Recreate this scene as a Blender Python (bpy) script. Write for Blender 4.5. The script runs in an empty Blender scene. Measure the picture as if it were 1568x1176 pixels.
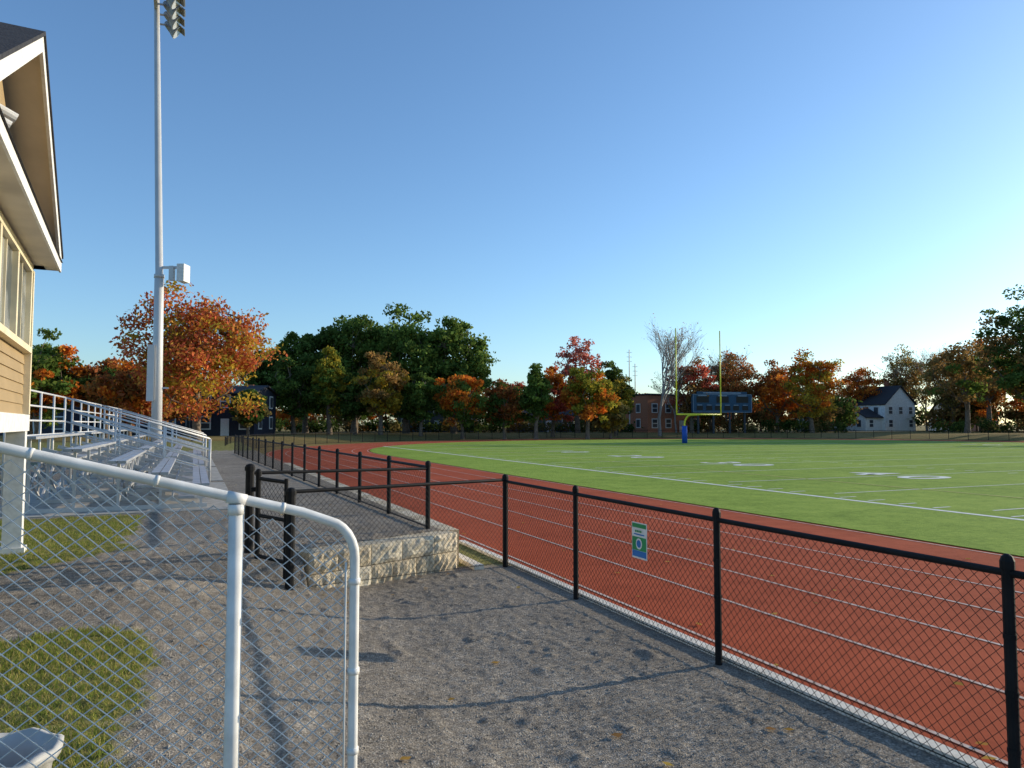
import bpy, math, random
import numpy as np
from mathutils import Vector, Matrix
random.seed(7); np.random.seed(7)
D=bpy.data; SC=bpy.context.scene; COL=SC.collection
YAW=23.5
SY,CY=math.sin(math.radians(YAW)),math.cos(math.radians(YAW))
def survey(depth,lat):           # depth along the viewing axis / metres to the side -> world x,y
    return (SY*depth+CY*lat, CY*depth-SY*lat)

# ------------------------------------------------------------------ materials
def mat(name,col,rough=.7,col2=None,scale=3.0,detail=6,bump=0.0,bscale=None,metal=0.0,lo=.35,hi=.65,spec=.3):
    m=D.materials.new(name); m.use_nodes=True; n=m.node_tree.nodes; l=m.node_tree.links
    b=n['Principled BSDF']; b.inputs['Roughness'].default_value=rough; b.inputs['Metallic'].default_value=metal
    b.inputs['Specular IOR Level'].default_value=spec
    tc=n.new('ShaderNodeTexCoord')
    nz=n.new('ShaderNodeTexNoise'); nz.inputs['Scale'].default_value=scale; nz.inputs['Detail'].default_value=detail
    l.new(tc.outputs['Object'],nz.inputs['Vector'])
    if col2 is None: col2=tuple(c*.8 for c in col)
    r=n.new('ShaderNodeValToRGB'); r.color_ramp.elements[0].position=lo; r.color_ramp.elements[1].position=hi
    r.color_ramp.elements[0].color=(*col2,1); r.color_ramp.elements[1].color=(*col,1)
    l.new(nz.outputs['Fac'],r.inputs['Fac']); l.new(r.outputs['Color'],b.inputs['Base Color'])
    if bump>0:
        nb=n.new('ShaderNodeTexNoise'); nb.inputs['Scale'].default_value=bscale or scale*4; nb.inputs['Detail'].default_value=8
        l.new(tc.outputs['Object'],nb.inputs['Vector'])
        bm=n.new('ShaderNodeBump'); bm.inputs['Distance'].default_value=bump; bm.inputs['Strength'].default_value=1
        l.new(nb.outputs['Fac'],bm.inputs['Height']); l.new(bm.outputs['Normal'],b.inputs['Normal'])
    return m
def leafmat(name,trans=.35):
    m=D.materials.new(name); m.use_nodes=True; n=m.node_tree.nodes; l=m.node_tree.links
    n.remove(n['Principled BSDF']); out=[x for x in n if x.type=='OUTPUT_MATERIAL'][0]
    a=n.new('ShaderNodeAttribute'); a.attribute_name='Col'
    d=n.new('ShaderNodeBsdfDiffuse'); t=n.new('ShaderNodeBsdfTranslucent'); mx=n.new('ShaderNodeMixShader')
    mx.inputs[0].default_value=trans
    l.new(a.outputs['Color'],d.inputs['Color']); l.new(a.outputs['Color'],t.inputs['Color'])
    l.new(d.outputs[0],mx.inputs[1]); l.new(t.outputs[0],mx.inputs[2]); l.new(mx.outputs[0],out.inputs['Surface'])
    return m
M_white=mat('white_paint',(.8,.79,.76),.5,scale=14,col2=(.66,.65,.62))
M_bin=mat('grey_plastic',(.5,.5,.49),.5,scale=6,col2=(.4,.4,.39))
M_galv=mat('galvanised_steel',(.6,.6,.59),.5,(.54,.54,.54),1.5,metal=.15)
M_wire=mat('galvanised_wire',(.78,.76,.72),.5,(.55,.54,.52),20)
M_alu=mat('aluminium',(.5,.51,.53),.4,(.38,.39,.41),4,metal=.35)
M_black=mat('black_vinyl',(.010,.010,.011),.6,(.016,.016,.017),6,spec=.12)
M_bark=mat('bark',(.21,.16,.12),.9,(.1,.08,.06),5,bump=.02)
M_barkg=mat('bark_grey',(.34,.3,.27),.9,(.22,.19,.18),5,bump=.02)
M_leaf=leafmat('leaves',.45)
M_blade=leafmat('grass_blades_mat',.4)
M_conc=mat('concrete',(.5,.47,.42),.9,(.34,.32,.28),6,bump=.004,bscale=40)
M_kerb=mat('pale_kerb',(.86,.79,.68),.8,(.66,.6,.5),9,bump=.003,bscale=40)
M_yellow=mat('goal_yellow',(.9,.8,.08),.4)
M_bluepad=mat('blue_pad',(.02,.1,.5),.5)
M_glass=mat('window_glass',(.3,.32,.33),.08,(.06,.08,.1),2.2,spec=1.0,lo=.45,hi=.55)
M_cream=mat('cream_trim',(.8,.7,.48),.5,scale=3)
M_siding=mat('tan_siding',(.36,.26,.14),.7,(.31,.225,.12),2)
M_soffit=mat('soffit',(.68,.62,.52),.6,scale=2)
M_shingle=mat('roof_shingle',(.05,.05,.055),.9,(.03,.03,.035),12,bump=.01)
M_dark=mat('dark_metal',(.05,.055,.065),.5)
M_linew=mat('line_paint',(.85,.85,.78),.8,(.66,.68,.58),8)
M_liney=mat('line_paint_yellow',(.6,.55,.14),.8,(.38,.4,.12),8)
M_linedim=mat('lane_paint',(.68,.56,.48),.8,(.48,.3,.24),12)

def groundmat(name,stops,scales,bump,bscale,rough=.95,width=.28):
    m=D.materials.new(name); m.use_nodes=True; n=m.node_tree.nodes; l=m.node_tree.links
    b=n['Principled BSDF']; b.inputs['Roughness'].default_value=rough; b.inputs['Specular IOR Level'].default_value=.1
    tc=n.new('ShaderNodeTexCoord'); prev=None
    for s,w in scales:
        z=n.new('ShaderNodeTexNoise'); z.inputs['Scale'].default_value=s; z.inputs['Detail'].default_value=5; z.inputs['Roughness'].default_value=.65
        l.new(tc.outputs['Object'],z.inputs['Vector'])
        mu=n.new('ShaderNodeMath'); mu.operation='MULTIPLY'; mu.inputs[1].default_value=w; l.new(z.outputs['Fac'],mu.inputs[0])
        if prev is None: prev=mu
        else:
            ad=n.new('ShaderNodeMath'); ad.operation='ADD'; l.new(prev.outputs[0],ad.inputs[0]); l.new(mu.outputs[0],ad.inputs[1]); prev=ad
    r=n.new('ShaderNodeValToRGB'); e=r.color_ramp.elements; a0=.5-width/2
    e[0].position=a0; e[0].color=(*stops[0],1); e[1].position=a0+width; e[1].color=(*stops[-1],1)
    for i,c in enumerate(stops[1:-1]):
        q=e.new(a0+width*(i+1)/(len(stops)-1)); q.color=(*c,1)
    l.new(prev.outputs[0],r.inputs['Fac']); l.new(r.outputs['Color'],b.inputs['Base Color'])
    nb=n.new('ShaderNodeTexNoise'); nb.inputs['Scale'].default_value=bscale; nb.inputs['Detail'].default_value=6
    l.new(tc.outputs['Object'],nb.inputs['Vector'])
    bm=n.new('ShaderNodeBump'); bm.inputs['Distance'].default_value=bump
    l.new(nb.outputs['Fac'],bm.inputs['Height']); l.new(bm.outputs['Normal'],b.inputs['Normal'])
    return m,r,b
M_track,_,_=groundmat('track_rubber',[(.3,.055,.022),(.42,.083,.034),(.52,.11,.048)],[(.35,.3),(3,.3),(110,.4)],.005,150,width=.24)
M_turf,_,_=groundmat('artificial_turf',[(.15,.24,.03),(.26,.37,.055),(.38,.48,.085)],[(.12,.2),(1.2,.25),(7,.25),(40,.3)],.025,60,width=.2)
M_ground,_,_=groundmat('dry_grass_ground',[(.1,.1,.03),(.24,.18,.06),(.38,.24,.1)],[(.08,.4),(1,.3),(12,.3)],.03,20)

M_gravel,gr,gb=groundmat('gravel',[(.045,.039,.031),(.18,.155,.125),(.31,.27,.22),(.62,.56,.47)],[(.6,.12),(5,.13),(28,.25),(85,.5)],.011,85,width=.24)
def add_mask(m,ramp,bsdf):
    n=m.node_tree.nodes; l=m.node_tree.links
    a=n.new('ShaderNodeAttribute'); a.attribute_name='Mask'
    tc=n.new('ShaderNodeTexCoord'); z=n.new('ShaderNodeTexNoise'); z.inputs['Scale'].default_value=9; z.inputs['Detail'].default_value=8
    l.new(tc.outputs['Object'],z.inputs['Vector'])
    r=n.new('ShaderNodeValToRGB'); r.color_ramp.elements[0].position=.35; r.color_ramp.elements[1].position=.65
    r.color_ramp.elements[0].color=(.1,.11,.025,1); r.color_ramp.elements[1].color=(.33,.29,.1,1)
    l.new(z.outputs['Fac'],r.inputs['Fac'])
    mx=n.new('ShaderNodeMix'); mx.data_type='RGBA'
    l.new(a.outputs['Fac'],mx.inputs['Factor']); l.new(ramp.outputs['Color'],mx.inputs['A']); l.new(r.outputs['Color'],mx.inputs['B'])
    l.new(mx.outputs['Result'],bsdf.inputs['Base Color'])
add_mask(M_gravel,gr,gb)

# ------------------------------------------------------------------ mesh builder
class MB:
    def __init__(s): s.v=[];s.f=[];s.m=[]
    def add(s,vs,fs,m=0):
        o=len(s.v); s.v+=[tuple(v) for v in vs]; s.f+=[tuple(i+o for i in f) for f in fs]; s.m+=[m]*len(fs)
    def box(s,c,size,m=0,rz=0.0,ry=0.0):
        hx,hy,hz=size[0]/2,size[1]/2,size[2]/2
        R=Matrix.Rotation(rz,3,'Z')@Matrix.Rotation(ry,3,'Y'); c=Vector(c)
        vs=[c+R@Vector((x*hx,y*hy,z*hz)) for x in(-1,1) for y in(-1,1) for z in(-1,1)]
        s.add(vs,[(0,1,3,2),(4,6,7,5),(0,4,5,1),(2,3,7,6),(0,2,6,4),(1,5,7,3)],m)
    def bar(s,a,b,w,h,m=0):
        a=Vector(a);b=Vector(b);d=(b-a).normalized()
        up=Vector((0,0,1)) if abs(d.z)<.95 else Vector((1,0,0))
        sd=d.cross(up).normalized(); up=sd.cross(d)
        vs=[p+sd*(i*w/2)+up*(j*h/2) for p in(a,b) for i,j in((-1,-1),(1,-1),(1,1),(-1,1))]
        s.add(vs,[(0,1,2,3),(7,6,5,4),(0,4,5,1),(1,5,6,2),(2,6,7,3),(3,7,4,0)],m)
    def path(s,pts,rs,n=8,m=0,caps=True):
        pts=[Vector(p) for p in pts]
        if not hasattr(rs,'__len__'): rs=[rs]*len(pts)
        u=None; vs=[]; fs=[]
        for i,p in enumerate(pts):
            d=(pts[min(i+1,len(pts)-1)]-pts[max(i-1,0)]).normalized()
            if u is None:
                a=Vector((0,0,1)) if abs(d.z)<.9 else Vector((1,0,0)); u=d.cross(a).normalized()
            else:
                u=(u-d*u.dot(d)).normalized()
            w=d.cross(u)
            for k in range(n):
                t=2*math.pi*k/n; vs.append(p+(u*math.cos(t)+w*math.sin(t))*rs[i])
        for i in range(len(pts)-1):
            for k in range(n):
                k2=(k+1)%n; fs.append((i*n+k,i*n+k2,(i+1)*n+k2,(i+1)*n+k))
        if caps:
            fs.append(tuple(range(n-1,-1,-1))); o=(len(pts)-1)*n; fs.append(tuple(range(o,o+n)))
        s.add(vs,fs,m)
    def obj(s,name,mats,parent=None,smooth=False):
        me=D.meshes.new(name); me.from_pydata(s.v,[],s.f)
        for q in mats: me.materials.append(q)
        me.polygons.foreach_set('material_index',s.m)
        if smooth: me.polygons.foreach_set('use_smooth',[True]*len(s.f))
        me.update(); o=D.objects.new(name,me); COL.objects.link(o)
        if parent: o.parent=parent
        return o
def empty(name,loc=(0,0,0),rz=0):
    o=D.objects.new(name,None); COL.objects.link(o); o.location=loc; o.rotation_euler=(0,0,rz); o.empty_display_size=.3; return o

def S(t): t=np.clip(t,0,1); return t*t*(3-2*t)
_lat=np.random.rand(256,256)
def vn(x,y,sc,sd=0):
    x=np.asarray(x)/sc+sd*17.3; y=np.asarray(y)/sc+sd*9.1
    xi=np.floor(x).astype(int); yi=np.floor(y).astype(int); fx=x-xi; fy=y-yi; fx=fx*fx*(3-2*fx); fy=fy*fy*(3-2*fy)
    g=lambda a,b:_lat[a%256,b%256]
    return (g(xi,yi)*(1-fx)+g(xi+1,yi)*fx)*(1-fy)+(g(xi,yi+1)*(1-fx)+g(xi+1,yi+1)*fx)*fy-.5

# ------------------------------------------------------------------ heights
WA=(1.2,8.95); WB=(3.34,9.86)
def terr(x,y):
    x=np.asarray(x,float); y=np.asarray(y,float)
    low=.43*(1-S((x+.6)/2.8))
    high=.5+.2*S((y-35)/30)
    line=WA[1]+(x-WA[0])*(WB[1]-WA[1])/(WB[0]-WA[0])+.14
    T=np.where(x>=1.2,(y>line).astype(float),S((y-8.2)/1.0))
    z=low*(1-T)+high*T
    drop=1-np.clip((x-3.25)/.15,0,1)
    z=np.where(y>9.0,np.where(x>3.25,z*drop,z),z)
    return z
def ground_h(x,y):
    x=np.asarray(x,float); y=np.asarray(y,float)
    dy=np.maximum(np.maximum(y-48,-36-y),0); d=np.sqrt((x-48)**2+dy**2)
    return -.05+.7*S((d-45)/9)*S((y-35)/30)
def gh(x,y): return float(ground_h(x,y))
def th(x,y): return float(terr(x,y))

def grid(name,xs,ys,hf,m,maskf=None):
    X,Y=np.meshgrid(xs,ys); Z=hf(X,Y); nx,ny=len(xs),len(ys)
    co=np.stack([X,Y,Z],-1).reshape(-1,3)
    i=np.arange(nx*ny).reshape(ny,nx)
    f=np.stack([i[:-1,:-1],i[:-1,1:],i[1:,1:],i[1:,:-1]],-1).reshape(-1,4)
    me=D.meshes.new(name); me.vertices.add(len(co)); me.vertices.foreach_set('co',co.ravel())
    me.loops.add(f.size); me.loops.foreach_set('vertex_index',f.ravel())
    me.polygons.add(len(f)); me.polygons.foreach_set('loop_start',np.arange(len(f))*4); me.polygons.foreach_set('loop_total',np.full(len(f),4))
    me.update(calc_edges=True); me.materials.append(m)
    me.polygons.foreach_set('use_smooth',np.ones(len(f),bool))
    if maskf is not None:
        k=maskf(X,Y).ravel(); c=np.stack([k,k,k,np.ones_like(k)],-1)
        a=me.color_attributes.new('Mask','FLOAT_COLOR','POINT'); a.data.foreach_set('color',c.ravel().astype(np.float32))
    o=D.objects.new(name,me); COL.objects.link(o); return o
def axis(*seg):
    out=[]
    for a,b,s in seg: out+=list(np.arange(a,b,s))
    out.append(seg[-1][1]); return np.array(out)
gx=axis((-1500,-100,200),(-100,160,4),(160,1500,200)); gy=axis((-1500,-60,200),(-60,160,4),(160,1500,200))
grid('ground',gx,gy,ground_h,M_ground)

def gmask(X,Y):
    n=vn(X,Y,.25,1)*.35+vn(X,Y,.07,2)*.25+vn(X,Y,1.1,3)*.3
    a=np.minimum(-.75-X,np.minimum(Y-(9.9+.0*X)+np.clip(-(X+.8),0,1.2)*1.1,13.6-Y))
    b=np.minimum(-.28-X+(Y-5)*-.02,6.35-Y)
    c=np.maximum(Y-44,-7-X)
    d=np.minimum(np.minimum(X-3.35,Y-9.7),1)
    m=np.maximum(np.maximum(a,b),np.maximum(c,d))
    return np.clip((m+n*.6)/.12+.5,0,1)
def terr_n(X,Y):
    z=terr(X,Y)
    near=np.clip((16-Y)/6,0.15,1)
    edge=np.clip((3.95-X)/.3,0,1)
    n=vn(X,Y,.8,4)*.01+vn(X,Y,.15,5)*.008+vn(X,Y,.07,6)*.01+vn(X,Y,.032,7)*.012
    s=np.clip(vn(X,Y,.2,9)+vn(X,Y,.08,10)*.8-.27,0,1)*.045
    return z+(n+s)*near*(.25+.75*edge)*np.where(X>3.3,np.where(Y>9,.2,1),1)+.008
xs=axis((-40,-4,3),(-4,-2,.15),(-2,4.15,.026)); ys=axis((-6,1.6,.2),(1.6,9.6,.026),(9.6,16,.08),(16,62,1.0))
grid('gravel_path',xs,ys,terr_n,M_gravel,gmask)

# ------------------------------------------------------------------ track & turf
Y1,Y2,XC=48,-36,48
def stad(r,n=72):
    p=[(XC-r*math.cos(math.pi*i/n),Y1+r*math.sin(math.pi*i/n)) for i in range(n+1)]
    p+=[(XC+r*math.cos(math.pi*i/n),Y2-r*math.sin(math.pi*i/n)) for i in range(n+1)]
    return p
def ring(mb,r1,r2,z,m=0):
    a=stad(r1);b=stad(r2);n=len(a)
    mb.add([(*p,z) for p in a]+[(*p,z) for p in b],[(i,(i+1)%n,n+(i+1)%n,n+i) for i in range(n)],m)
t=MB(); ring(t,36.5,43.72,0.0,0)
for k in range(7):
    r=36.62+k*1.155; ring(t,r-.021,r+.021,.005,1)
t.obj('running_track',[M_track,M_linedim])
t=MB(); p=stad(36.45); t.add([(*q,.01) for q in p],[tuple(range(len(p)-1,-1,-1))])
turf=t.obj('football_field',[M_turf])
t=MB(); zt=.016
def rect(x0,y0,x1,y1,z=zt,m=0): t.add([(x0,y0,z),(x1,y0,z),(x1,y1,z),(x0,y1,z)],[(0,1,2,3)],m)
SL=15.8; EL=66.0; GL=56.9; SR=80.2
rect(SL,-43,SL+.2,EL); rect(SR,-43,SR+.15,EL); rect(SL+.2,EL-.2,SR,EL); rect(SL+.2,GL-.1,SR,GL+.1,zt+.001)
for k in range(1,21):
    y=GL-4.572*k; rect(SL+1.2,y-.04,SR-1,y+.04,zt+.001)
for k in range(100):
    y=GL-.9144*k
    if k%5: 
        for xx in (SL+.4,30.5,62.5): rect(xx,y-.04,xx+.6,y+.04,zt+.002)
for (x0,y0,x1,y1) in [(20.5,EL-5,20.62,-40),(20.62,EL-5,75,EL-5.12),(34,44,34.12,61),(62,44,62.12,61),(34.12,44,62,44.12)]:
    rect(x0,min(y0,y1),x1,max(y0,y1),zt+.003,1)
t.obj('line_markings',[M_linew,M_liney],turf)
for k,txt in enumerate(['1 0','2 0','3 0','4 0','5 0','4 0','3 0']):
    for xb in (24.2,70):
        c=D.curves.new('numtxt','FONT'); c.body=txt; c.size=3.0; c.align_x='CENTER'; c.offset=.05
        o=D.objects.new('tmp',c); COL.objects.link(o); bpy.context.view_layer.update()
        me=D.meshes.new_from_object(o.evaluated_get(bpy.context.evaluated_depsgraph_get())); D.objects.remove(o)
        me.materials.clear(); me.materials.append(M_linew)
        q=D.objects.new('yard_number',me); COL.objects.link(q); q.parent=turf
        q.location=(xb,GL-9.144*(k+1),zt+.006); q.rotation_euler=(0,0,-math.pi/2)

# ------------------------------------------------------------------ chain link
def link(mb,a,b,za,zb,Ha,Hb,pitch,r,m=0,off=.003):
    a=Vector((a[0],a[1],0));b=Vector((b[0],b[1],0)); L=(b-a).length; d=(b-a)/L; nrm=Vector((-d.y,d.x,0))
    H=max(Ha,Hb)
    def P(s,h,o):
        f=s/L; z0=za+(zb-za)*f; hh=(Ha+(Hb-Ha)*f)/H*h
        p=a+d*s+nrm*o; p.z=z0+hh; return p
    c=-H
    while c<L:
        s0=max(0,c); s1=min(L,c+H)
        if s1-s0>.01:
            j=random.uniform(-.0015,.0015)
            for sg in (1,-1):
                p0=P(s0,(s0-c) if sg>0 else H-(s0-c),off*sg+j); p1=P(s1,(s1-c) if sg>0 else H-(s1-c),off*sg+j)
                dd=(p1-p0).normalized(); u=dd.cross(nrm).normalized(); 
                vs=[p+ (u*math.cos(q)+nrm*math.sin(q))*r for p in(p0,p1) for q in (0,2.094,4.189)]
                mb.add(vs,[(0,1,4,3),(1,2,5,4),(2,0,3,5)],m)
        c+=pitch
def post(mb,x,y,z0,z1,r=.032,m=0,cap=True):
    mb.path([(x,y,z0-.1),(x,y,z1)],r,10,m)
    if cap: mb.path([(x,y,z1-.04),(x,y,z1+.004),(x,y,z1+.03),(x,y,z1+.042)],[r*1.22,r*1.22,r*.9,r*.3],10,m)

FX=4.05
t=MB(); H=1.2
ysP=[9.55,7.48,5.0,2.6,.2,-2.2,-4.6]
for y in ysP: post(t,FX,y,0,H+.06,.03 if y<9 else .038)
t.path([(FX,ysP[-1],H),(FX,9.55,H)],.021,8)
for i in range(len(ysP)-1): link(t,(FX,ysP[i+1]),(FX,ysP[i]),.05,.05,H-.06,H-.06,.072,.002)
t.path([(FX,-4.6,.07),(FX,9.55,.07)],.004,4)
for y in ysP:
    for z in (.25,.55,.85): t.path([(FX,y,z),(FX,y,z+.025)],.034,8)
t.obj('black_chain_link_fence',[M_black],smooth=False)
G=(1.0,8.4)
t=MB(); zG=th(*G)-.06
post(t,G[0],G[1],zG,zG+1.12,.05)
t.path([(G[0],G[1],1.26),(FX,9.55,1.22)],.022,8)
link(t,G,(FX,9.55),zG+.04,.05,1.2-zG,1.13,.072,.002)
t.path([(G[0],G[1],zG+.06),(FX,9.55,.07)],.004,4)
t.obj('black_chain_link_fence',[M_black])
t=MB(); g2=(.62,9.15); z2=th(*g2)
post(t,*g2,z2,z2+1.0,.05); post(t,.70,8.95,z2-.05,z2+.95,.03)
q0=(.72,8.9);q1=(.96,8.5)
for zz in (z2+.0,z2+.46,z2+.88): t.path([(*q0,zz),(*q1,zz-.02)],.022,8)
post(t,q1[0],q1[1],z2-.1,z2+.9,.022,cap=False)
link(t,q0,q1,z2,z2-.02,.88,.88,.072,.002)
for zz in (z2+.25,z2+.75): t.box((.67,9.03,zz),(.09,.06,.05))
t.obj('black_gate',[M_black])
t=MB()
fa=(3.1,10.15); fb=(1.95,39.8); n=15
pp=[(fa[0]+(fb[0]-fa[0])*i/n,fa[1]+(fb[1]-fa[1])*i/n) for i in range(n+1)]
pr=None
for i,p_ in enumerate(pp):
    z=th(p_[0],p_[1])+.01; post(t,p_[0],p_[1],z,z+.93,.034)
    if pr:
        t.path([(*pr[0],pr[1]+.88),(*p_,z+.88)],.022,6); t.path([(*pr[0],pr[1]+.03),(*p_,z+.03)],.012,4)
        link(t,pr[0],p_,pr[1]+.03,z+.03,.84,.84,.08,.0018)
    pr=(p_,z)
t.path([(g2[0],g2[1],1.43),(fa[0],fa[1],1.37)],.02,8)
t.obj('black_chain_link_fence',[M_black])
t=MB(); pr=None
for i in range(0,64):
    a=math.radians(176-i*2.8); x=XC+46.2*math.cos(a); y=Y1+46.2*math.sin(a); z=gh(x,y)
    post(t,x,y,z,z+1.2,.035)
    if pr:
        t.path([(*pr[0],pr[1]+1.17),(x,y,z+1.17)],.024,5); t.path([(*pr[0],pr[1]+.08),(x,y,z+.08)],.015,4)
        link(t,pr[0],(x,y),pr[1]+.05,z+.05,1.1,1.1,.15,.003)
    pr=((x,y),z)
t.obj('black_perimeter_fence',[M_black])

t=MB(); y=-5.0
while y<9.6:
    t.box((4.19,y+1.2,.0),(.1,2.394,.1)); y+=2.4
t.box((3.64,25,.02),(.14,31,.1))
t.obj('concrete_kerb',[M_kerb])

# ------------------------------------------------------------------ retaining wall
def stones(name,a,b,lens,ztop,zbot,mats,thick=.3):
    mb=MB(); rnd=random.Random(3)
    a=Vector((*a,0));b=Vector((*b,0)); L=(b-a).length; d=(b-a)/L; nn=Vector((-d.y,d.x,0))
    for row,(z0,z1) in enumerate([(zbot,.25),(.255,ztop)]):
        s=0
        while s<L-.05:
            w=min(lens*rnd.uniform(.7,1.45),L-s)
            if L-s-w<.15: w=L-s
            nxn=9; nzn=6; vs=[];fs=[]
            for j in range(nzn):
                for i in range(nxn):
                    u=i/(nxn-1); v=j/(nzn-1); e=min(u,1-u,v,1-v)
                    bul=.0 if e<=0 else .026+rnd.uniform(-.02,.02)
                    p=a+d*(s+.004+u*(w-.008))-nn*(thick/2+bul); p.z=z0+v*(z1-z0-.005); vs.append(p)
            for j in range(nzn-1):
                for i in range(nxn-1):
                    k=j*nxn+i; fs.append((k,k+1,k+1+nxn,k+nxn))
            mb.add(vs,fs,rnd.choice((0,0,1)))
            c=a+d*(s+w/2); c.z=(z0+z1-.005)/2
            mb.box(c,(w-.008,thick-.002,z1-z0-.005),0,math.atan2(d.y,d.x))
            s+=w
    return mb.obj(name,mats)
M_st1=mat('limestone_block',(.72,.6,.42),.95,(.46,.38,.27),7,bump=.02,bscale=22)
M_st2=mat('limestone_block_pale',(.82,.73,.56),.95,(.58,.5,.38),7,bump=.02,bscale=22)
stones('stone_retaining_wall',WA,WB,.42,.51,-.1,[M_st1,M_st2])
mb=MB()
for i in range(32):
    y=9.93+i*.62+.3; mb.box((3.35+random.uniform(-.012,.012),y,.205),(.28,.605,.6),i%2)
mb.obj('stone_retaining_wall',[M_st1,M_st2])

# ------------------------------------------------------------------ white chain-link fence (foreground)
t=MB()
R=(.56,2.71); Lf=(-1.4,2.6)
def railz(x): return 1.635+(R[0]-x)*.27
def fy(x): return Lf[1]+(x-Lf[0])/(R[0]-Lf[0])*(R[1]-Lf[1])
pts=[(Lf[0],fy(Lf[0]),railz(Lf[0]))]
for x in (-1,-.6,-.2,.14,.36): pts.append((x,fy(x),railz(x)))
x0=.46;z0=railz(.46)
for k in range(0,7):
    a=math.radians(15*k); pts.append((x0+.09*math.sin(a),fy(x0),z0-.012-.1*(1-math.cos(a))-.006*k))
xe=x0+.09
pts+= [(xe,fy(x0),1.2),(xe,fy(x0),.7),(xe,fy(x0),.2)]
t.path(pts,.0175,14,0)
px=.14; t.path([(px,fy(px)-.0,.2),(px,fy(px),railz(px)-.02)],.025,14,0)
t.path([(px,fy(px),railz(px)-.055),(px,fy(px),railz(px)-.02)],.028,14,0)
t.path([(px-.03,fy(px),railz(px)+.006),(px+.03,fy(px),railz(px)-.01)],.0215,14,0)
t.path([(-1.1,fy(-1.1),.2),(-1.1,fy(-1.1),railz(-1.1))],.025,12,0)
for zz in (1.42,1.1,.82): t.path([(xe,fy(x0),zz),(xe,fy(x0),zz+.02)],.022,12,0)
for xx in (-.1,-.45,-.75,.3): t.path([(xx,fy(xx),railz(xx)),(xx-.012,fy(xx),railz(xx)+.003)],.0195,12,0)
t.bar((xe-.032,fy(x0)+.0,.45),(xe-.032,fy(x0),1.5),.014,.005,0)
a_,b_=Lf[0],xe-.03
link(t,(a_,fy(a_)),(b_,fy(b_)),.42,.42,railz(a_)-.42-.012,railz(b_)-.42-.05,.064,.0023,1,.004)
t.obj('white_chain_link_fence',[M_white,M_wire],smooth=True)

t=MB(); bx,by=survey(2.62,-1.79); zb=th(bx,by)-.05
prof=[(.11,0),(.16,.44),(.185,.445),(.188,.48),(.165,.485),(.15,.42),(.09,.03)]
n=32;vs=[];fs=[]
for r,z in prof:
    for k in range(n):
        a=2*math.pi*k/n; w=1+(.025*math.sin(5*a)+.012*math.sin(11*a) if z>.41 else 0)
        vs.append((bx+r*w*math.cos(a),by+r*w*math.sin(a),zb+z+(.008*math.sin(7*a) if z>.43 else 0)))
for i in range(len(prof)-1):
    for k in range(n): fs.append((i*n+k,i*n+(k+1)%n,(i+1)*n+(k+1)%n,(i+1)*n+k))
fs.append(tuple(range(n))); t.add(vs,fs); t.obj('trash_bin',[M_bin],smooth=True)

M_sgreen=mat('sign_green',(.03,.3,.1),.5); M_sblue=mat('sign_blue',(.03,.18,.5),.5)
sg=empty('fence_sign',(FX-.012,6.15,.86))
t=MB(); t.box((0,0,0),(.004,.26,.35),0)
t.obj('panel',[M_white],sg)
t=MB()
t.box((-.0035,0,.145),(.003,.24,.04),0)
t.box((-.0035,0,-.03),(.003,.24,.13),0)
t.box((-.0035,0,-.128),(.003,.24,.06),1)
for k in range(4): t.box((-.0035,.06-.03*k,.09-.0*k),(.003,.02,.02),0)
t.box((-.0035,0,.06),(.003,.18,.012),1)
vs=[(-.0065,.055*math.cos(a*.5236),-.03+.055*math.sin(a*.5236)) for a in range(12)]; t.add(vs,[tuple(range(11,-1,-1))],2)
vs=[(-.008,.038*math.cos(a*.5236),-.03+.038*math.sin(a*.5236)) for a in range(12)]; t.add(vs,[tuple(range(11,-1,-1))],1)
t.obj('print',[M_sgreen,M_sblue,M_white],sg)

# ------------------------------------------------------------------ goal post
t=MB(); cx,cy=48.1,61.9; hw=2.82; g0=.01
t.path([(cx-hw,cy,3.05),(cx+hw,cy,3.05)],.09,10,0)
for s_ in (-1,1): t.path([(cx+s_*hw,cy,3.0),(cx+s_*hw,cy,11.9)],[.07,.06],10,0)
neck=[(cx,cy+2.5,g0),(cx,cy+2.5,1.9)]
for k in range(1,9):
    a=math.radians(11.25*k); neck.append((cx,cy+2.5-1.1*(1-math.cos(a)),1.9+1.1*math.sin(a)))
neck.append((cx,cy,3.03)); t.path(neck,.09,10,0)
t.path([(cx,cy+2.5,g0),(cx,cy+2.5,1.85)],.28,14,1)
t.obj('goal_post',[M_yellow,M_bluepad],smooth=True)

sx,sy=survey(116,33.3); sgz=gh(sx,sy)
sb=empty('scoreboard',(sx,sy,sgz),math.radians(-12))
M_sbb=mat('scoreboard_blue',(.02,.08,.15),.4,(.015,.06,.12)); M_sbl=mat('scoreboard_line',(.35,.42,.5),.5); M_sbd=mat('scoreboard_cell',(.006,.008,.012),.3)
t=MB(); t.box((0,0,4.7),(10.2,.5,2.9),0); t.box((0,.0,6.35),(8.6,.3,.38),0); t.obj('cabinet',[M_sbb],sb)
t=MB()
for xx in (-4,-1.4,1.4,4): t.box((xx,.2,1.6),(.3,.25,3.4),0)
t.obj('posts',[M_dark],sb)
t=MB()
for z in (3.3,6.1): t.box((0,-.26,z),(10,.02,.05),0)
for xx in (-4.98,4.98): t.box((xx,-.26,4.7),(.05,.02,2.76),0)
for xx in (-3.4,0,3.4): t.box((xx,-.265,5.3),(2.1,.03,1.0),1); t.box((xx,-.285,5.9),(1.5,.02,.14),0)
for xx in (-3.9,-2.3,-.8,.8,2.3,3.9): t.box((xx,-.265,3.95),(1.05,.03,.7),1); t.box((xx,-.285,4.42),(.8,.02,.09),0)
t.box((0,-.16,6.35),(6.5,.02,.16),0)
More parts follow.
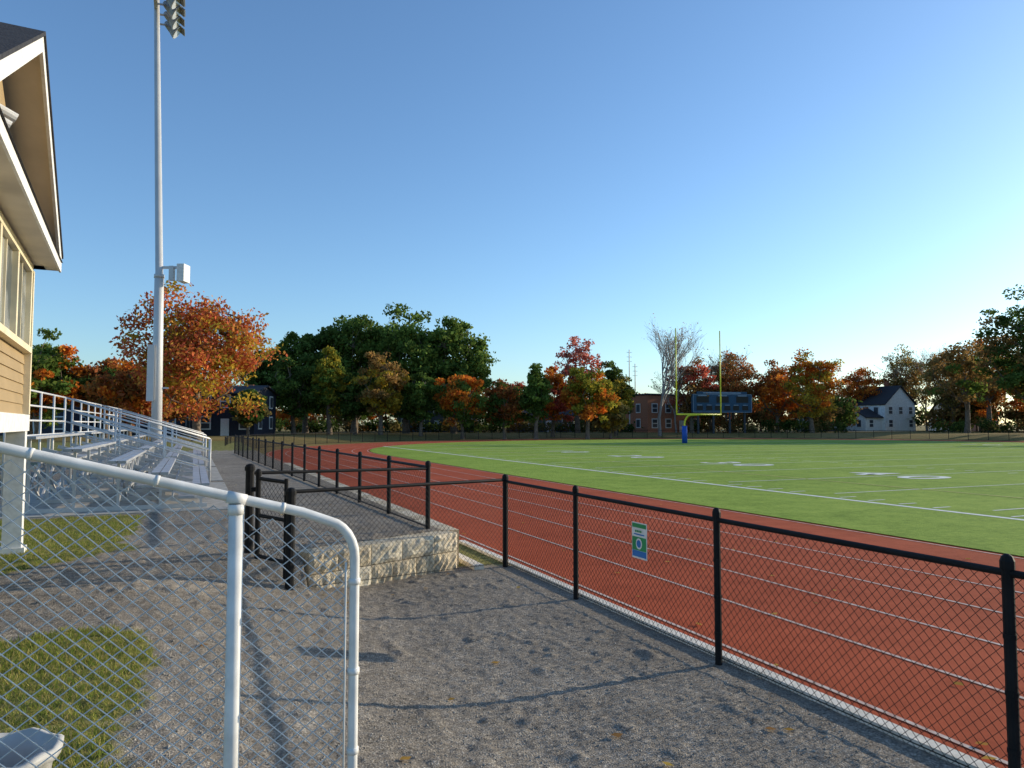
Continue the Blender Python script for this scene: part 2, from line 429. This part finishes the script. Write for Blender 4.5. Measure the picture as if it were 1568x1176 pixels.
t.obj('display',[M_sbl,M_sbd],sb)

# slim radio masts left of the goal
t=MB()
for la,hh in ((20.6,14.5),(21.6,12.0)):
    mx_,my_=survey(128,la); mz=gh(mx_,my_)
    t.path([(mx_,my_,mz),(mx_,my_,mz+hh)],[.12,.07],8)
    for q in range(3): t.bar((mx_-.5,my_,mz+hh-.5-q*.8),(mx_+.5,my_,mz+hh-.5-q*.8),.06,.06)
t.obj('radio_mast',[M_galv])

# ------------------------------------------------------------------ light pole
px,py=survey(30,-14.55); z0=th(px,py)
lp=empty('stadium_light_pole',(px,py,z0))
t=MB(); t.path([(0,0,-.2),(-.06,0,7.6),(-.06,0,7.62),(-.5,0,21.2)],[.21,.18,.15,.1],16,0); t.path([(0,0,0),(0,0,.4)],.34,12,0)
t.path([(-.06,0,7.55),(-.06,0,7.7)],.2,16,0)
t.obj('pole',[M_galv],lp,smooth=True)
t=MB()
for i,z in enumerate((18.95,19.85,20.75)):
    bx0=-.45
    t.bar((bx0,-1.5,z),(bx0,1.5,z),.12,.12,0)
    for yy in (-1.25,-.42,.42,1.25):
        c=Vector((bx0+.6,yy,z-.08)); ax=Vector((.82,0,-.57))
        t.path([c-ax*.36,c-ax*.26,c+ax*.02,c+ax*.24],[.08,.15,.24,.34],12,1)
        t.path([c+ax*.24,c+ax*.255],.31,12,2)
        t.bar(c+Vector((-.1,0,.32)),c+ax*.6+Vector((0,0,.24)),.6,.02,1)
        t.bar((bx0,yy,z),c-ax*.2,.06,.06,0)
t.obj('floodlights',[M_galv,mat('lamp_housing',(.26,.26,.26),.4,metal=.3),mat('lamp_glass',(.5,.5,.5),.15)],lp)
t=MB()
t.bar((0,0,8.0),(.7,-.3,8.0),.08,.1,1); t.box((.85,-.35,7.75),(.3,.55,.72),0,math.radians(-25)); t.box((.42,-.2,7.75),(.18,.2,.6),1,math.radians(-25))
t.box((-.28,-.1,3.6),(.26,.34,2.3),1); t.box((.25,-.05,3.0),(.3,.06,.06),1)
t.obj('equipment_boxes',[M_white,M_galv],lp)

# ------------------------------------------------------------------ bleachers
def bleacher(y0,y1,rails,rows=5):
    e=empty('aluminium_bleachers'); xf=.15; zb=.5
    t=MB()
    for i in range(rows):
        x=xf-.66*i; z=zb+.44+.21*i
        t.box((x-.08,(y0+y1)/2,z),(.13,y1-y0,.045),0); t.box((x+.065,(y0+y1)/2,z),(.13,y1-y0,.045),0)
        if i: 
            t.box((x+.42,(y0+y1)/2,z-.42),(.26,y1-y0,.04),0); t.box((x+.2,(y0+y1)/2,z-.35),(.02,y1-y0,.14),0)
    t.obj('planks',[M_alu],e)
    t=MB(); k=0; y=y0+.25
    while y<=y1:
        xb=xf-.66*(rows-1)-.1
        t.bar((xf+.1,y,zb+.06),(xb,y,zb+.06),.05,.07)
        t.bar((xf-.0,y,zb+.2),(xb,y,zb+.2+.21*(rows-1)),.05,.07)
        for i in range(rows):
            x=xf-.66*i; z=zb+.44+.21*i; t.bar((x,y,zb),(x,y,z-.02),.045,.045)
            if i: t.bar((x,y,z-.44),(xf-.66*(i-1),y,zb+.06),.035,.035)
        if k: 
            for xx in (xf-.66*2,xb): t.bar((xx,yp,zb+.1),(xx,y,zb+.2+.21*3),.035,.035); t.bar((xx,y,zb+.1),(xx,yp,zb+.2+.21*3),.035,.035)
        yp=y; k+=1; y+=1.75
    t.obj('frame',[M_galv],e)
    t=MB()
    for yr in rails:
        zt=lambda x:zb+1.13+(xf+.25-x)*.315
        xb=xf-.66*(rows-1)-.3
        for dz in (0,-.28,-.56,-.8): t.path([(xf+.25,yr,zt(xf+.25)+dz),(xb,yr,zt(xb)+dz)],.019,8)
        for j in range(4):
            x=xf+.25+(xb-xf-.25)*j/3; t.path([(x,yr,zb+.05),(x,yr,zt(x))],.022,8)
    xb=xf-.66*(rows-1)-.3; z=zb+1.13+(xf+.25-xb)*.315
    for dz in (0,-.28,-.56,-.84): t.path([(xb,y0,z+dz),(xb,y1,z+dz)],.019,8)
    y=y0
    while y<=y1+.01: t.path([(xb,y,zb),(xb,y,z)],.022,8); y+=(y1-y0)/4
    t.obj('guard_rails',[M_galv],e,smooth=True)
    t=MB(); t.box((xf-1.4,(y0+y1)/2,zb+.0),(4.0,y1-y0+.5,.05)); t.obj('slab',[M_conc],e)
bleacher(14.1,20.0,[20.05]); bleacher(21.2,27.2,[21.15,27.25]); bleacher(28.4,34.4,[28.35,34.45])

# ------------------------------------------------------------------ press box
pb=empty('press_box_building',(-1.58,10.6,0),math.radians(4.2))
ez=3.95; hs=2.8; pk=ez+.55*hs
t=MB()
z=2.12
while z<2.82:
    t.add([(-.3,-.33,z),(-.3,-5.27,z),(-.315,-5.27,z+.118),(-.315,-.33,z+.118),(-.315,-.33,z),(-.315,-5.27,z)],[(0,3,2,1),(0,1,5,4)]); z+=.118
t.box((-2.65,-2.8,2.98),(4.66,4.94,1.9))
t.add([(-.32,-.3,ez),(-.32,-5.3,ez),(-.32,-2.8,ez+.55*2.5)],[(0,2,1)])
t.add([(-5,-.3,ez),(-5,-5.3,ez),(-5,-2.8,ez+.55*2.5)],[(0,1,2)])
t.obj('walls',[M_siding],pb)
t=MB()
t.box((-2.64,-2.8,2.02),(4.8,5.1,.19),0)
for y in (-.3,-5.3): t.box((-.29,y,2.98),(.1,.1,1.72),1)
t.box((-.28,-2.8,2.875),(.1,4.88,.07),1); t.box((-.285,-2.8,3.85),(.08,4.88,.09),1)
for k in range(5): t.box((-.283,-.42-4.76*k/4,3.36),(.07,.1,.89),1)
for k in range(4):
    yc=-.42-4.76*(k+.5)/4; t.box((-.3,yc,3.36),(.04,.03,.89),1)
for (x,y) in ((-.35,-.4),(-.35,-5.2),(-4.7,-.4),(-4.7,-5.2)): t.box((x,y,1.15),(.19,.19,1.54),0); t.box((x,y,.52),(.26,.26,.12),0)
t.obj('trim',[M_white,M_cream],pb)
t=MB(); t.box((-.312,-2.8,3.36),(.02,4.7,.88)); t.obj('windows',[M_glass],pb)
t=MB()
for sgn in (1,-1):
    ye=-2.8+sgn*2.8
    def sl(x0,x1,dz0,dz1,m):
        vs=[]
        for x in (x0,x1):
            for (y,z) in ((ye,ez),(-2.8,pk)):
                for dz in (dz0,dz1): vs.append((x,y,z+dz))
        t.add(vs,[(0,1,3,2),(4,6,7,5),(0,4,5,1),(2,3,7,6),(0,2,6,4),(1,5,7,3)],m)
    sl(-5.3,.03,.13,.17,0); sl(-5.3,-.02,.02,.128,1); sl(-.018,.012,-.03,.128,2)
t.box((-.16,-2.8,3.935),(.3,5.58,.03),1); t.box((.0,-2.8,3.96),(.022,5.6,.11),2)
t.add([(.03,-.02,4.02),(.03,-5.58,4.02),(-.318,-5.2,4.1),(-.318,-.4,4.1)],[(0,3,2,1)],0)
t.box((-2.6,-.14,3.935),(4.9,.27,.03),1); t.box((-2.6,-5.46,3.935),(4.9,.27,.03),1)
t.obj('roof',[M_shingle,M_soffit,M_white],pb)
t=MB()
for (y,z) in ((-4.4,4.25),(-4.1,4.42)):
    t.box((-.24,y,z),(.14,.1,.1)); t.path([(-.17,y,z-.02),(-.02,y+.05,z-.08)],.045,12); 
t.path([(-.3,-3.5,4.4),(-.2,-3.5,4.4)],.03,10,1)
t.obj('security_cameras',[M_white,M_dark],pb)

# ------------------------------------------------------------------ houses
def house(name,x,y,rz,w,d,h,rh,wall,roof,nw=3,floors=2,z=None,gable_front=False):
    e=empty(name,(x,y,gh(x,y)-.05 if z is None else z),rz)
    t=MB(); t.box((0,0,h/2),(w,d,h))
    if gable_front:
        for sy in (-1,1): t.add([(-w/2,sy*d/2,h),(w/2,sy*d/2,h),(0,sy*d/2,h+rh)],[(0,1,2)])
    else:
        for sx_ in (-1,1): t.add([(sx_*w/2,-d/2,h),(sx_*w/2,d/2,h),(sx_*w/2,0,h+rh)],[(0,1,2)])
    t.obj('walls',[wall],e)
    t=MB()
    if rh>0:
        for s_ in (-1,1):
            if gable_front: q=[(s_*(w/2+.35),-d/2-.35,h-.12),(s_*(w/2+.35),d/2+.35,h-.12),(0,d/2+.35,h+rh+.06),(0,-d/2-.35,h+rh+.06)]
            else: q=[(-w/2-.35,s_*(d/2+.35),h-.12),(w/2+.35,s_*(d/2+.35),h-.12),(w/2+.35,0,h+rh+.06),(-w/2-.35,0,h+rh+.06)]
            q2=[(a,b,c+.16) for a,b,c in q]; t.add(q+q2,[(0,1,2,3),(4,7,6,5),(0,4,5,1),(1,5,6,2),(2,6,7,3),(3,7,4,0)])
        t.box((w*.22,.4,h+rh*.75),(.7,.7,rh*1.2),1)
    else: t.box((0,0,h+.15),(w+.3,d+.3,.3))
    t.obj('roof',[roof,M_brick],e)
    t=MB(); g=MB()
    for fl in range(floors):
        zc=1.6+fl*2.6
        for i in range(nw):
            xc=-w/2+w*(i+.5)/nw
            if fl==0 and i==nw//2: continue
            t.box((xc,-d/2-.03,zc),(1.3,.1,1.65)); 
            g.box((xc,-d/2-.075,zc+.37),(1.0,.04,.62)); g.box((xc,-d/2-.075,zc-.37),(1.0,.04,.62))
        for yy in (-d/4,d/4):
            for s_ in (-1,1): t.box((s_*(w/2+.03),yy,zc),(.1,1.2,1.6)); g.box((s_*(w/2+.07),yy,zc),(.05,.95,1.3))
    t.obj('window_frames',[M_white],e); g.obj('windows',[M_dark],e)
    t=MB(); xc=-w/2+w*(nw//2+.5)/nw; t.box((xc,-d/2-.04,1.05),(1.0,.1,2.1)); t.obj('door',[M_white],e)
M_brick=mat('brick',(.5,.2,.11),.9,(.34,.14,.08),6); M_wh=mat('white_clapboard',(.8,.8,.77),.7)
M_navy=mat('navy_clapboard',(.025,.03,.05),.7); M_grey=mat('grey_clapboard',(.12,.13,.15),.7)
vz=-math.radians(YAW)
def H(name,dep,lat,*a,rot=0,**k):
    x,y=survey(dep,lat); house(name,x,y,vz+rot,*a,**k)
H('navy_house',92,-34.5,7,8,5.2,.9,M_navy,M_shingle,nw=3)
H('navy_house',99,-48,10,8,4.8,1.4,M_navy,M_shingle,nw=4)
H('navy_house',94,-59,10,8,4.6,1.4,M_navy,M_shingle,nw=3)
H('brick_building',132,26,12,10,6.4,0,M_brick,M_shingle,nw=4,rot=.5)
H('white_house',150,76.0,9,8,5.4,3.6,M_wh,M_shingle,nw=3,gable_front=True,rot=.45)
H('white_house',147,70.5,6,6,2.8,1.6,M_wh,M_shingle,nw=2,floors=1,rot=.45)
H('white_house',156,96,10,8,3.2,3,M_wh,M_shingle,nw=3,floors=1)
H('grey_house',150,63,7,6,2.6,1.8,M_grey,M_shingle,nw=3,floors=1)
H('grey_house',131,-13,14,8,4.6,1.6,M_grey,M_shingle,nw=5)
H('grey_house',134,5,12,8,3.0,1.8,M_grey,M_shingle,nw=4,floors=1)

# ------------------------------------------------------------------ trees
def finish_leafmesh(name,bark,co,col,barkmat,leafm=None):
    bv=np.array(bark.v,float).reshape(-1,3); nb=len(bv); N=len(co)
    allv=np.concatenate([bv,co.reshape(-1,3)]) if N else bv
    me=D.meshes.new(name); me.vertices.add(len(allv)); me.vertices.foreach_set('co',allv.ravel())
    bl=[i for f in bark.f for i in f]; bt=[len(f) for f in bark.f]
    li=np.concatenate([np.array(bl,int),np.arange(N*4)+nb]); lt=np.concatenate([np.array(bt,int),np.full(N,4)]).astype(int)
    ls=np.concatenate([[0],np.cumsum(lt)[:-1]]).astype(int)
    me.loops.add(len(li)); me.loops.foreach_set('vertex_index',li)
    me.polygons.add(len(lt)); me.polygons.foreach_set('loop_start',ls); me.polygons.foreach_set('loop_total',lt)
    mi=np.concatenate([np.zeros(len(bt),int),np.ones(N,int)]); me.polygons.foreach_set('material_index',mi)
    me.update(calc_edges=True); me.materials.append(barkmat); me.materials.append(leafm or M_leaf)
    c=np.ones((len(allv),4),np.float32); c[:nb,:3]=.1; c[nb:,:3]=np.repeat(col,4,axis=0)
    a=me.color_attributes.new('Col','FLOAT_COLOR','POINT'); a.data.foreach_set('color',c.ravel())
    o=D.objects.new(name,me); COL.objects.link(o); return o
def quads(cen,size,rng,flat=.0):
    N=len(cen); u=rng.normal(size=(N,3)); u/=np.linalg.norm(u,axis=1)[:,None]
    w=rng.normal(size=(N,3)); w[:,2]*=(1-flat); w-=u*(w*u).sum(1)[:,None]; w/=np.linalg.norm(w,axis=1)[:,None]
    s=(size*rng.uniform(.6,1.3,N))[:,None]
    return np.stack([cen-u*s,cen-w*s*.62,cen+u*s,cen+w*s*.62],1)
PAL={'green':[(.11,.18,.04),(.15,.23,.05),(.21,.28,.06)],
 'dkgreen':[(.07,.12,.03),(.1,.165,.04),(.14,.2,.05)],
 'ygreen':[(.22,.24,.04),(.36,.32,.045),(.44,.34,.05)],
 'yellow':[(.5,.36,.05),(.6,.4,.05),(.32,.27,.05)],
 'orange':[(.7,.22,.035),(.75,.31,.045),(.6,.16,.035)],
 'maple':[(.66,.17,.07),(.7,.27,.07),(.62,.33,.07),(.56,.13,.07)],
 'brown':[(.33,.19,.07),(.42,.24,.08),(.25,.18,.06)],
 'rust':[(.46,.15,.06),(.54,.21,.06),(.3,.17,.05)],
 'red':[(.58,.12,.08),(.62,.19,.11),(.42,.1,.07)],
 'pink':[(.72,.28,.24),(.66,.2,.16),(.55,.23,.14)],
 'olive':[(.22,.2,.07),(.29,.25,.08),(.36,.27,.1)]}
def tree(name,x,y,h,w,pal,pal2=None,mixf=.3,dens=1.0,seed=0,shape='round',th_=.2,leaf=.22,z=None,K=None,nleaf=95,bark=None,irr=1.0):
    rng=np.random.default_rng(seed+11); z0=(gh(x,y) if z is None else z)-.1
    mb=MB(); base=np.array([x,y,z0]); tz=h*th_
    ch=h-tz; cen=base+np.array([0,0,tz+ch*.5])
    r0=.022*h+.06
    ph=rng.uniform(0,6.28,8)
    def radial(d):
        a=math.atan2(d[1],d[0]); e=d[2]
        return 1+irr*(.11*math.sin(2*a+ph[0]+2*e)+.1*math.sin(3*a+ph[1]-3*e)+.08*math.sin(5*a+4*e+ph[2])+.06*math.sin(7*e+ph[3]+2*a))
    def inside(d,rr):
        rr=rr*radial(d); p=np.array([d[0]*w/2,d[1]*w/2,d[2]*ch/2])*rr
        if shape=='cone':
            f=1.15-.75*((p[2]+ch/2)/ch); p[0]*=f;p[1]*=f
        elif shape=='maple':
            f=1.15-.35*((p[2]+ch/2)/ch); p[0]*=f;p[1]*=f
        return cen+p
    top=base+np.array([rng.normal()*w*.04,rng.normal()*w*.04,tz+ch*.75])
    tp=[base,base+(top-base)*.12,base+(top-base)*.33+rng.normal(size=3)*.1,base+(top-base)*.66+rng.normal(size=3)*.15,top]
    mb.path(tp,[r0*1.3,r0,r0*.8,r0*.45,.03],8,0,False)
    limb=[]; nl=9 if w<7 else 13
    for i in range(nl):
        a=i*2.399+rng.uniform(-.4,.4); hz=rng.uniform(.02,.6); el=rng.uniform(-.45,.75)
        s0=base+np.array([0,0,tz*.85+ch*hz*.65]); d=np.array([math.cos(a)*math.cos(el),math.sin(a)*math.cos(el),math.sin(el)])
        e=inside(d,.75); mid=(s0+e)/2+np.array([0,0,-.04*h])+rng.normal(size=3)*.12*w*.2
        rr=r0*.42*(1-hz*.6); mb.path([s0,mid,e],[rr,rr*.6,.025],5,0,False)
        limb+= [mid,(mid+e)/2,e]
    limb=np.array(limb)
    if K is None: K=int(48+w*8)
    cs=[]; 
    for i in range(K):
        d=rng.normal(size=3); d/=np.linalg.norm(d); 
        p=inside(d,rng.uniform(.15,1)**.5*.93)
        j=np.argmin(((limb-p)**2).sum(1)); q=limb[j]
        mb.path([q,(p+q)/2+rng.normal(size=3)*.1,p],[.05,.03,.012],3,0,False)
        cs.append(p)
    cs=np.array(cs); C=[];CC=[]
    P1=np.array(PAL[pal]); P2=np.array(PAL[pal2 or pal])
    for p in cs:
        n=int(nleaf*dens*rng.uniform(.5,1.4)); R=w*.075*rng.uniform(.6,1.35)+.15
        q=rng.normal(size=(n,3)); q/=np.maximum(np.linalg.norm(q,axis=1)[:,None],.01); q*=(rng.uniform(0,1,(n,1))**.5)*R*1.5; q[:,2]*=.6
        C.append(p+q)
        hz=(p[2]-cen[2])/ch+.5
        usep2=rng.uniform()<(mixf*(1.6-1.2*hz))
        P=P2 if usep2 else P1
        c=P[rng.integers(0,len(P),n)]*rng.uniform(.8,1.2,(n,1))*rng.uniform(.65,1.2)
        CC.append(c)
    C=np.concatenate(C); CC=np.concatenate(CC)
    C[:,2]=np.maximum(C[:,2],z0+.5)
    return finish_leafmesh(name,mb,quads(C,leaf,rng,.3),CC,bark or M_bark)
def bare(name,x,y,h,w,seed,depth=6,leafs=400,pal='brown'):
    rng=random.Random(seed); mb=MB(); z0=gh(x,y)-.1; tips=[]
    def br(p,d,L,r,k):
        d=d.normalized(); q=p+d*L*.5+Vector((rng.gauss(0,.04),rng.gauss(0,.04),0))*L; e=q+(d+Vector((rng.gauss(0,.1),rng.gauss(0,.1),.05))).normalized()*L*.5
        mb.path([p,q,e],[r,r*.82,r*.62],6 if k>3 else 3,0,False)
        if k==0: tips.append(e); return
        for i in range(3 if k<5 else 4):
            a=rng.uniform(0,6.28); sp=rng.uniform(.3,.75)*(w/h*1.6)
            nd=(d+Vector((math.cos(a)*sp,math.sin(a)*sp,rng.uniform(-.05,.3)))); st=q if i==0 and k<5 else (q+e)/2 if i==1 else e
            br(st,nd,L*rng.uniform(.6,.82),max(r*.56,.011),k-1)
    br(Vector((x,y,z0)),Vector((0,0,1)),h*.3,h*.014,depth)
    zmax=max(v[2] for v in mb.v)-z0; sc=h/zmax
    mb.v=[(x+(a-x)*sc,y+(b-y)*sc,z0+(c-z0)*sc) for a,b,c in mb.v]
    r2=np.random.default_rng(seed); T=np.array([list(t_) for t_ in tips]); T=np.array([x,y,z0])+(T-np.array([x,y,z0]))*sc
    C=T[r2.integers(0,len(T),leafs)]+r2.normal(size=(leafs,3))*.3; P=np.array(PAL[pal])
    finish_leafmesh(name,mb,quads(C,.13,r2),P[r2.integers(0,len(P),leafs)],M_barkg)
sd=100
def T(dep,lat,h,w,pal,pal2=None,mixf=.3,name='deciduous_tree',**k):
    global sd; sd+=1; x,y=survey(dep,lat); tree(name,x,y,h,w,pal,pal2,mixf,seed=sd,**k)
T(62,-26.7,13.0,11.5,'maple','yellow',.22,name='maple_tree',shape='maple',leaf=.17,K=230,nleaf=85,th_=.17,irr=1.3)
T(70,-45.3,9.8,7,'green','orange',.25); T(76,-50,9,8,'green'); T(74,-41,8.2,7,'rust','dkgreen',.4); T(66,-34.5,7.0,6.5,'rust','orange',.4,name='maple_tree',shape='maple')
T(84,-40,8,7,'rust','orange',.4); T(86,-31,5.5,4,'dkgreen','olive',.4)
T(108,-36.3,13.5,9,'dkgreen','green',.4,leaf=.3,K=120)
T(112,-31.6,15.8,10,'green','dkgreen',.5,leaf=.3,K=150,nleaf=105,irr=.6)
T(114,-24.6,19.4,14,'green','dkgreen',.35,nleaf=105,leaf=.31,K=240,th_=.12,irr=.5)
T(112,-16.2,19.4,14,'green','dkgreen',.4,nleaf=105,leaf=.31,K=240,th_=.12,irr=.5)
T(113,-9.0,18.2,12.5,'green','dkgreen',.35,nleaf=105,leaf=.31,K=190,th_=.12,irr=.5)
T(98,-29.2,10.2,7,'dkgreen','green',.3); T(98,-24.4,12,6.2,'ygreen','green',.5,shape='cone')
T(97,-17.4,10.8,7.2,'brown','yellow',.45); T(98,-21,8,5,'dkgreen'); T(98,-12.2,8.8,5,'green','dkgreen',.5)
T(98,-6.6,9.2,6.5,'orange','green',.5); T(100,-1.0,8.2,6.2,'rust','dkgreen',.35); T(98,3.2,10.4,4.9,'green','dkgreen',.5,shape='cone')
T(118,10.6,16.3,7.0,'pink','red',.4,dens=.6,shape='maple'); T(100,10.3,10.2,7.6,'ygreen','orange',.35); T(112,15.9,8.8,5,'yellow','ygreen',.4)
T(108,6.0,10,6,'orange','red',.4); T(120,-.5,9,7,'red','brown',.4); T(122,17,12.5,6,'dkgreen','olive',.4); T(104,14,6,4.5,'olive','yellow',.4)
x,y=survey(112,22.6); bare('bare_tree',x,y,18,9,5)
x,y=survey(129,38); bare('bare_tree',x,y,15.5,9,9)
x,y=survey(118,26.5); bare('bare_tree',x,y,13,6,12)
T(118,29.0,12,7.5,'red','brown',.5,dens=.6); T(128,38.5,13.8,11,'rust','brown',.35,dens=.8); T(125,45.3,11.8,9,'rust','orange',.5,dens=.85); T(124,33.5,9,6,'rust','olive',.5)
T(118,48.3,13.6,8.5,'orange','yellow',.5,shape='maple'); T(130,53.5,8,8,'olive','brown',.4)
T(152,72.5,13.5,9,'orange','rust',.4,dens=.8); T(152,82,17,11,'olive','brown',.5,dens=.7); T(135,81.2,15.6,11,'brown','olive',.5,dens=.9); T(137,88,12,9,'rust','brown',.5)
x,y=survey(150,85); bare('bare_tree',x,y,17.5,10,21)
T(130,84.8,17.8,9.5,'brown','orange',.35); T(128,92,15,10,'rust','orange',.5); T(105,74.2,20,12,'dkgreen','brown',.25,leaf=.26); T(100,80,17,12,'dkgreen')
for (x,y,h,w) in ((112,60,14,11),(116,45,13,10),(114,30,12,10),(110,76,15,11)):
    sd+=1; tree('deciduous_tree',x,y,h,w,'brown','green',.4,seed=sd,K=60,leaf=.3,nleaf=60)

rng=np.random.default_rng(5); C=[];CC=[]; mb=MB()
keys=['dkgreen','olive','brown','rust','dkgreen','brown','orange','green']
for i in range(150):
    lat=-150+i*2.2+rng.uniform(-1.5,1.5); dep=rng.uniform(136,150)
    if 66<lat<80 : dep+=30
    x,y=survey(dep,lat); z=gh(x,y); h=rng.uniform(5,9); w=rng.uniform(5,8)
    if -40<lat<-5: h+=4
    mb.path([(x,y,z),(x,y,z+h*.7)],[.25,.06],5,0,False)
    P=np.array(PAL[keys[rng.integers(0,8)]])
    for k in range(20):
        d=rng.normal(size=3); d/=np.linalg.norm(d); p=np.array([x,y,z+h*.52])+d*np.array([w/2,w/2,h*.45])*rng.uniform(.4,1)
        n=38; C.append(p+rng.normal(size=(n,3))*np.array([.6,.6,.45])); CC.append(P[rng.integers(0,len(P),n)]*rng.uniform(.5,1.05))
finish_leafmesh('distant_tree_belt',mb,quads(np.concatenate(C),.38,rng,.3),np.concatenate(CC),M_bark)
C=[];CC=[]
for i in range(110):
    lat=-62+i*1.42+rng.uniform(-.6,.6); dep=rng.uniform(118,126)
    if 20<lat<30 or 55<lat<72: continue
    x,y=survey(dep,lat); z=gh(x,y); P=np.array(PAL[['dkgreen','dkgreen','olive','brown'][rng.integers(0,4)]])
    for k in range(5):
        p=np.array([x,y,z])+np.array([rng.uniform(-1,1),rng.uniform(-1,1),rng.uniform(.3,1.7)]); n=40
        C.append(p+rng.normal(size=(n,3))*np.array([.5,.5,.4])); CC.append(P[rng.integers(0,len(P),n)]*rng.uniform(.4,.8))
finish_leafmesh('hedge',MB(),quads(np.concatenate(C),.24,rng,.3),np.concatenate(CC),M_bark)

# ------------------------------------------------------------------ grass blades, stones, leaves
rng=np.random.default_rng(9)
N=110000
X=np.concatenate([rng.uniform(-3.2,.0,N//2),rng.uniform(-4,-.4,N//2)]); Y=np.concatenate([rng.uniform(2.4,6.7,N//2),rng.uniform(8.3,13.9,N//2)])
k=gmask(X,Y)>.5; X=X[k];Y=Y[k]; N=len(X); Z=terr_n(X,Y)-.004
a=rng.uniform(0,6.28,N); hgt=rng.uniform(.015,.038,N)*(1+vn(X,Y,.4,8)*1.2); wd=rng.uniform(.002,.0045,N)
P0=np.stack([X-np.cos(a)*wd,Y-np.sin(a)*wd,Z],1);P1=np.stack([X+np.cos(a)*wd,Y+np.sin(a)*wd,Z],1)
ln=rng.normal(size=(N,2))*.018; P2=np.stack([X+ln[:,0]+np.cos(a)*wd*.3,Y+ln[:,1],Z+hgt],1);P3=np.stack([X+ln[:,0]-np.cos(a)*wd*.3,Y+ln[:,1],Z+hgt*.98],1)
gc=np.array([(.24,.3,.055),(.36,.36,.085),(.52,.43,.16),(.19,.25,.05)])[rng.integers(0,4,N)]*rng.uniform(.7,1.2,(N,1))
finish_leafmesh('grass',MB(),np.stack([P0,P1,P2,P3],1),gc,M_bark,M_blade)
mb=MB(); ss=[]
M_stone=mat('gravel_stone',(.5,.45,.38),.9,(.11,.1,.085),40)
for i in range(18000):
    y=1.8+8*random.random()**1.4; x=random.uniform(-.3,3.98); 
    ss.append((x,y))
sx=np.array(ss); sx=sx[gmask(sx[:,0],sx[:,1])<.4]; sz=terr_n(sx[:,0],sx[:,1])
for (x,y),z in zip(sx,sz):
    r=random.uniform(.003,.008)*(1.6 if random.random()<.06 else 1)
    v=[(x+r*random.uniform(.7,1.3),y,z),(x-r*random.uniform(.7,1.3),y,z),(x,y+r*random.uniform(.7,1.3),z),(x,y-r*random.uniform(.7,1.3),z),(x+r*.2,y+r*.1,z+r*.9),(x,y,z-r)]
    mb.add(v,[(0,2,4),(2,1,4),(1,3,4),(3,0,4)])
mb.obj('gravel_stones',[M_stone])
C=[]
for i in range(170):
    y=rng.uniform(2,22); x=rng.uniform(-.5,11); 
    z=float(terr_n(np.array([x]),np.array([y]))[0])+.012 if x<4 else .012
    C.append((x,y,z))
C=np.array(C); n=len(C); a=rng.uniform(0,6.28,n); s=rng.uniform(.02,.045,n)
s[C[:,0]>4.3]*=1.2
q=np.stack([C+np.stack([np.cos(a+k*1.571)*s*(1 if k%2 else .7),np.sin(a+k*1.571)*s*(1 if k%2 else .7),rng.uniform(0,.012,n)],1) for k in range(4)],1)
lc=np.array([(.6,.42,.1),(.5,.3,.08),(.36,.2,.08)])[rng.integers(0,3,n)]
finish_leafmesh('fallen_leaves',MB(),q,lc,M_bark)

# ------------------------------------------------------------------ light, sky, camera
EL_=14.0; AZ=2.0
Sv=Vector((math.cos(math.radians(EL_))*math.cos(math.radians(AZ)),math.cos(math.radians(EL_))*math.sin(math.radians(AZ)),math.sin(math.radians(EL_))))
L=D.lights.new('sun','SUN'); L.energy=5.0; L.angle=math.radians(.5); L.color=(1,.86,.64)
lo=D.objects.new('sun',L); COL.objects.link(lo); lo.rotation_euler=Sv.to_track_quat('Z','Y').to_euler(); lo.location=(60,0,60)
W=D.worlds.new('World'); SC.world=W; W.use_nodes=True; n=W.node_tree.nodes; l=W.node_tree.links
sk=n.new('ShaderNodeTexSky'); sk.sky_type='NISHITA'; sk.sun_disc=False; sk.sun_elevation=math.radians(EL_); sk.sun_rotation=math.radians(90-AZ)
sk.air_density=1.0; sk.dust_density=.6; sk.ozone_density=2.4; sk.altitude=0
hs_=n.new('ShaderNodeMix'); hs_.data_type='RGBA'; hs_.blend_type='MULTIPLY'; hs_.inputs['Factor'].default_value=1; hs_.inputs['B'].default_value=(1.08,1.3,1.5,1)
l.new(sk.outputs[0],hs_.inputs['A']); l.new(hs_.outputs['Result'],n['Background'].inputs['Color']); n['Background'].inputs['Strength'].default_value=.15
cam=D.cameras.new('camera'); co=D.objects.new('camera',cam); COL.objects.link(co)
co.location=(0,0,2.0); co.rotation_euler=(math.radians(90+3.17),0,-math.radians(YAW))
cam.sensor_width=36; cam.lens=25.7; cam.clip_end=5000; cam.clip_start=.05
SC.camera=co
SC.view_settings.view_transform='Standard'; SC.view_settings.look='None'; SC.view_settings.exposure=0; SC.view_settings.gamma=1
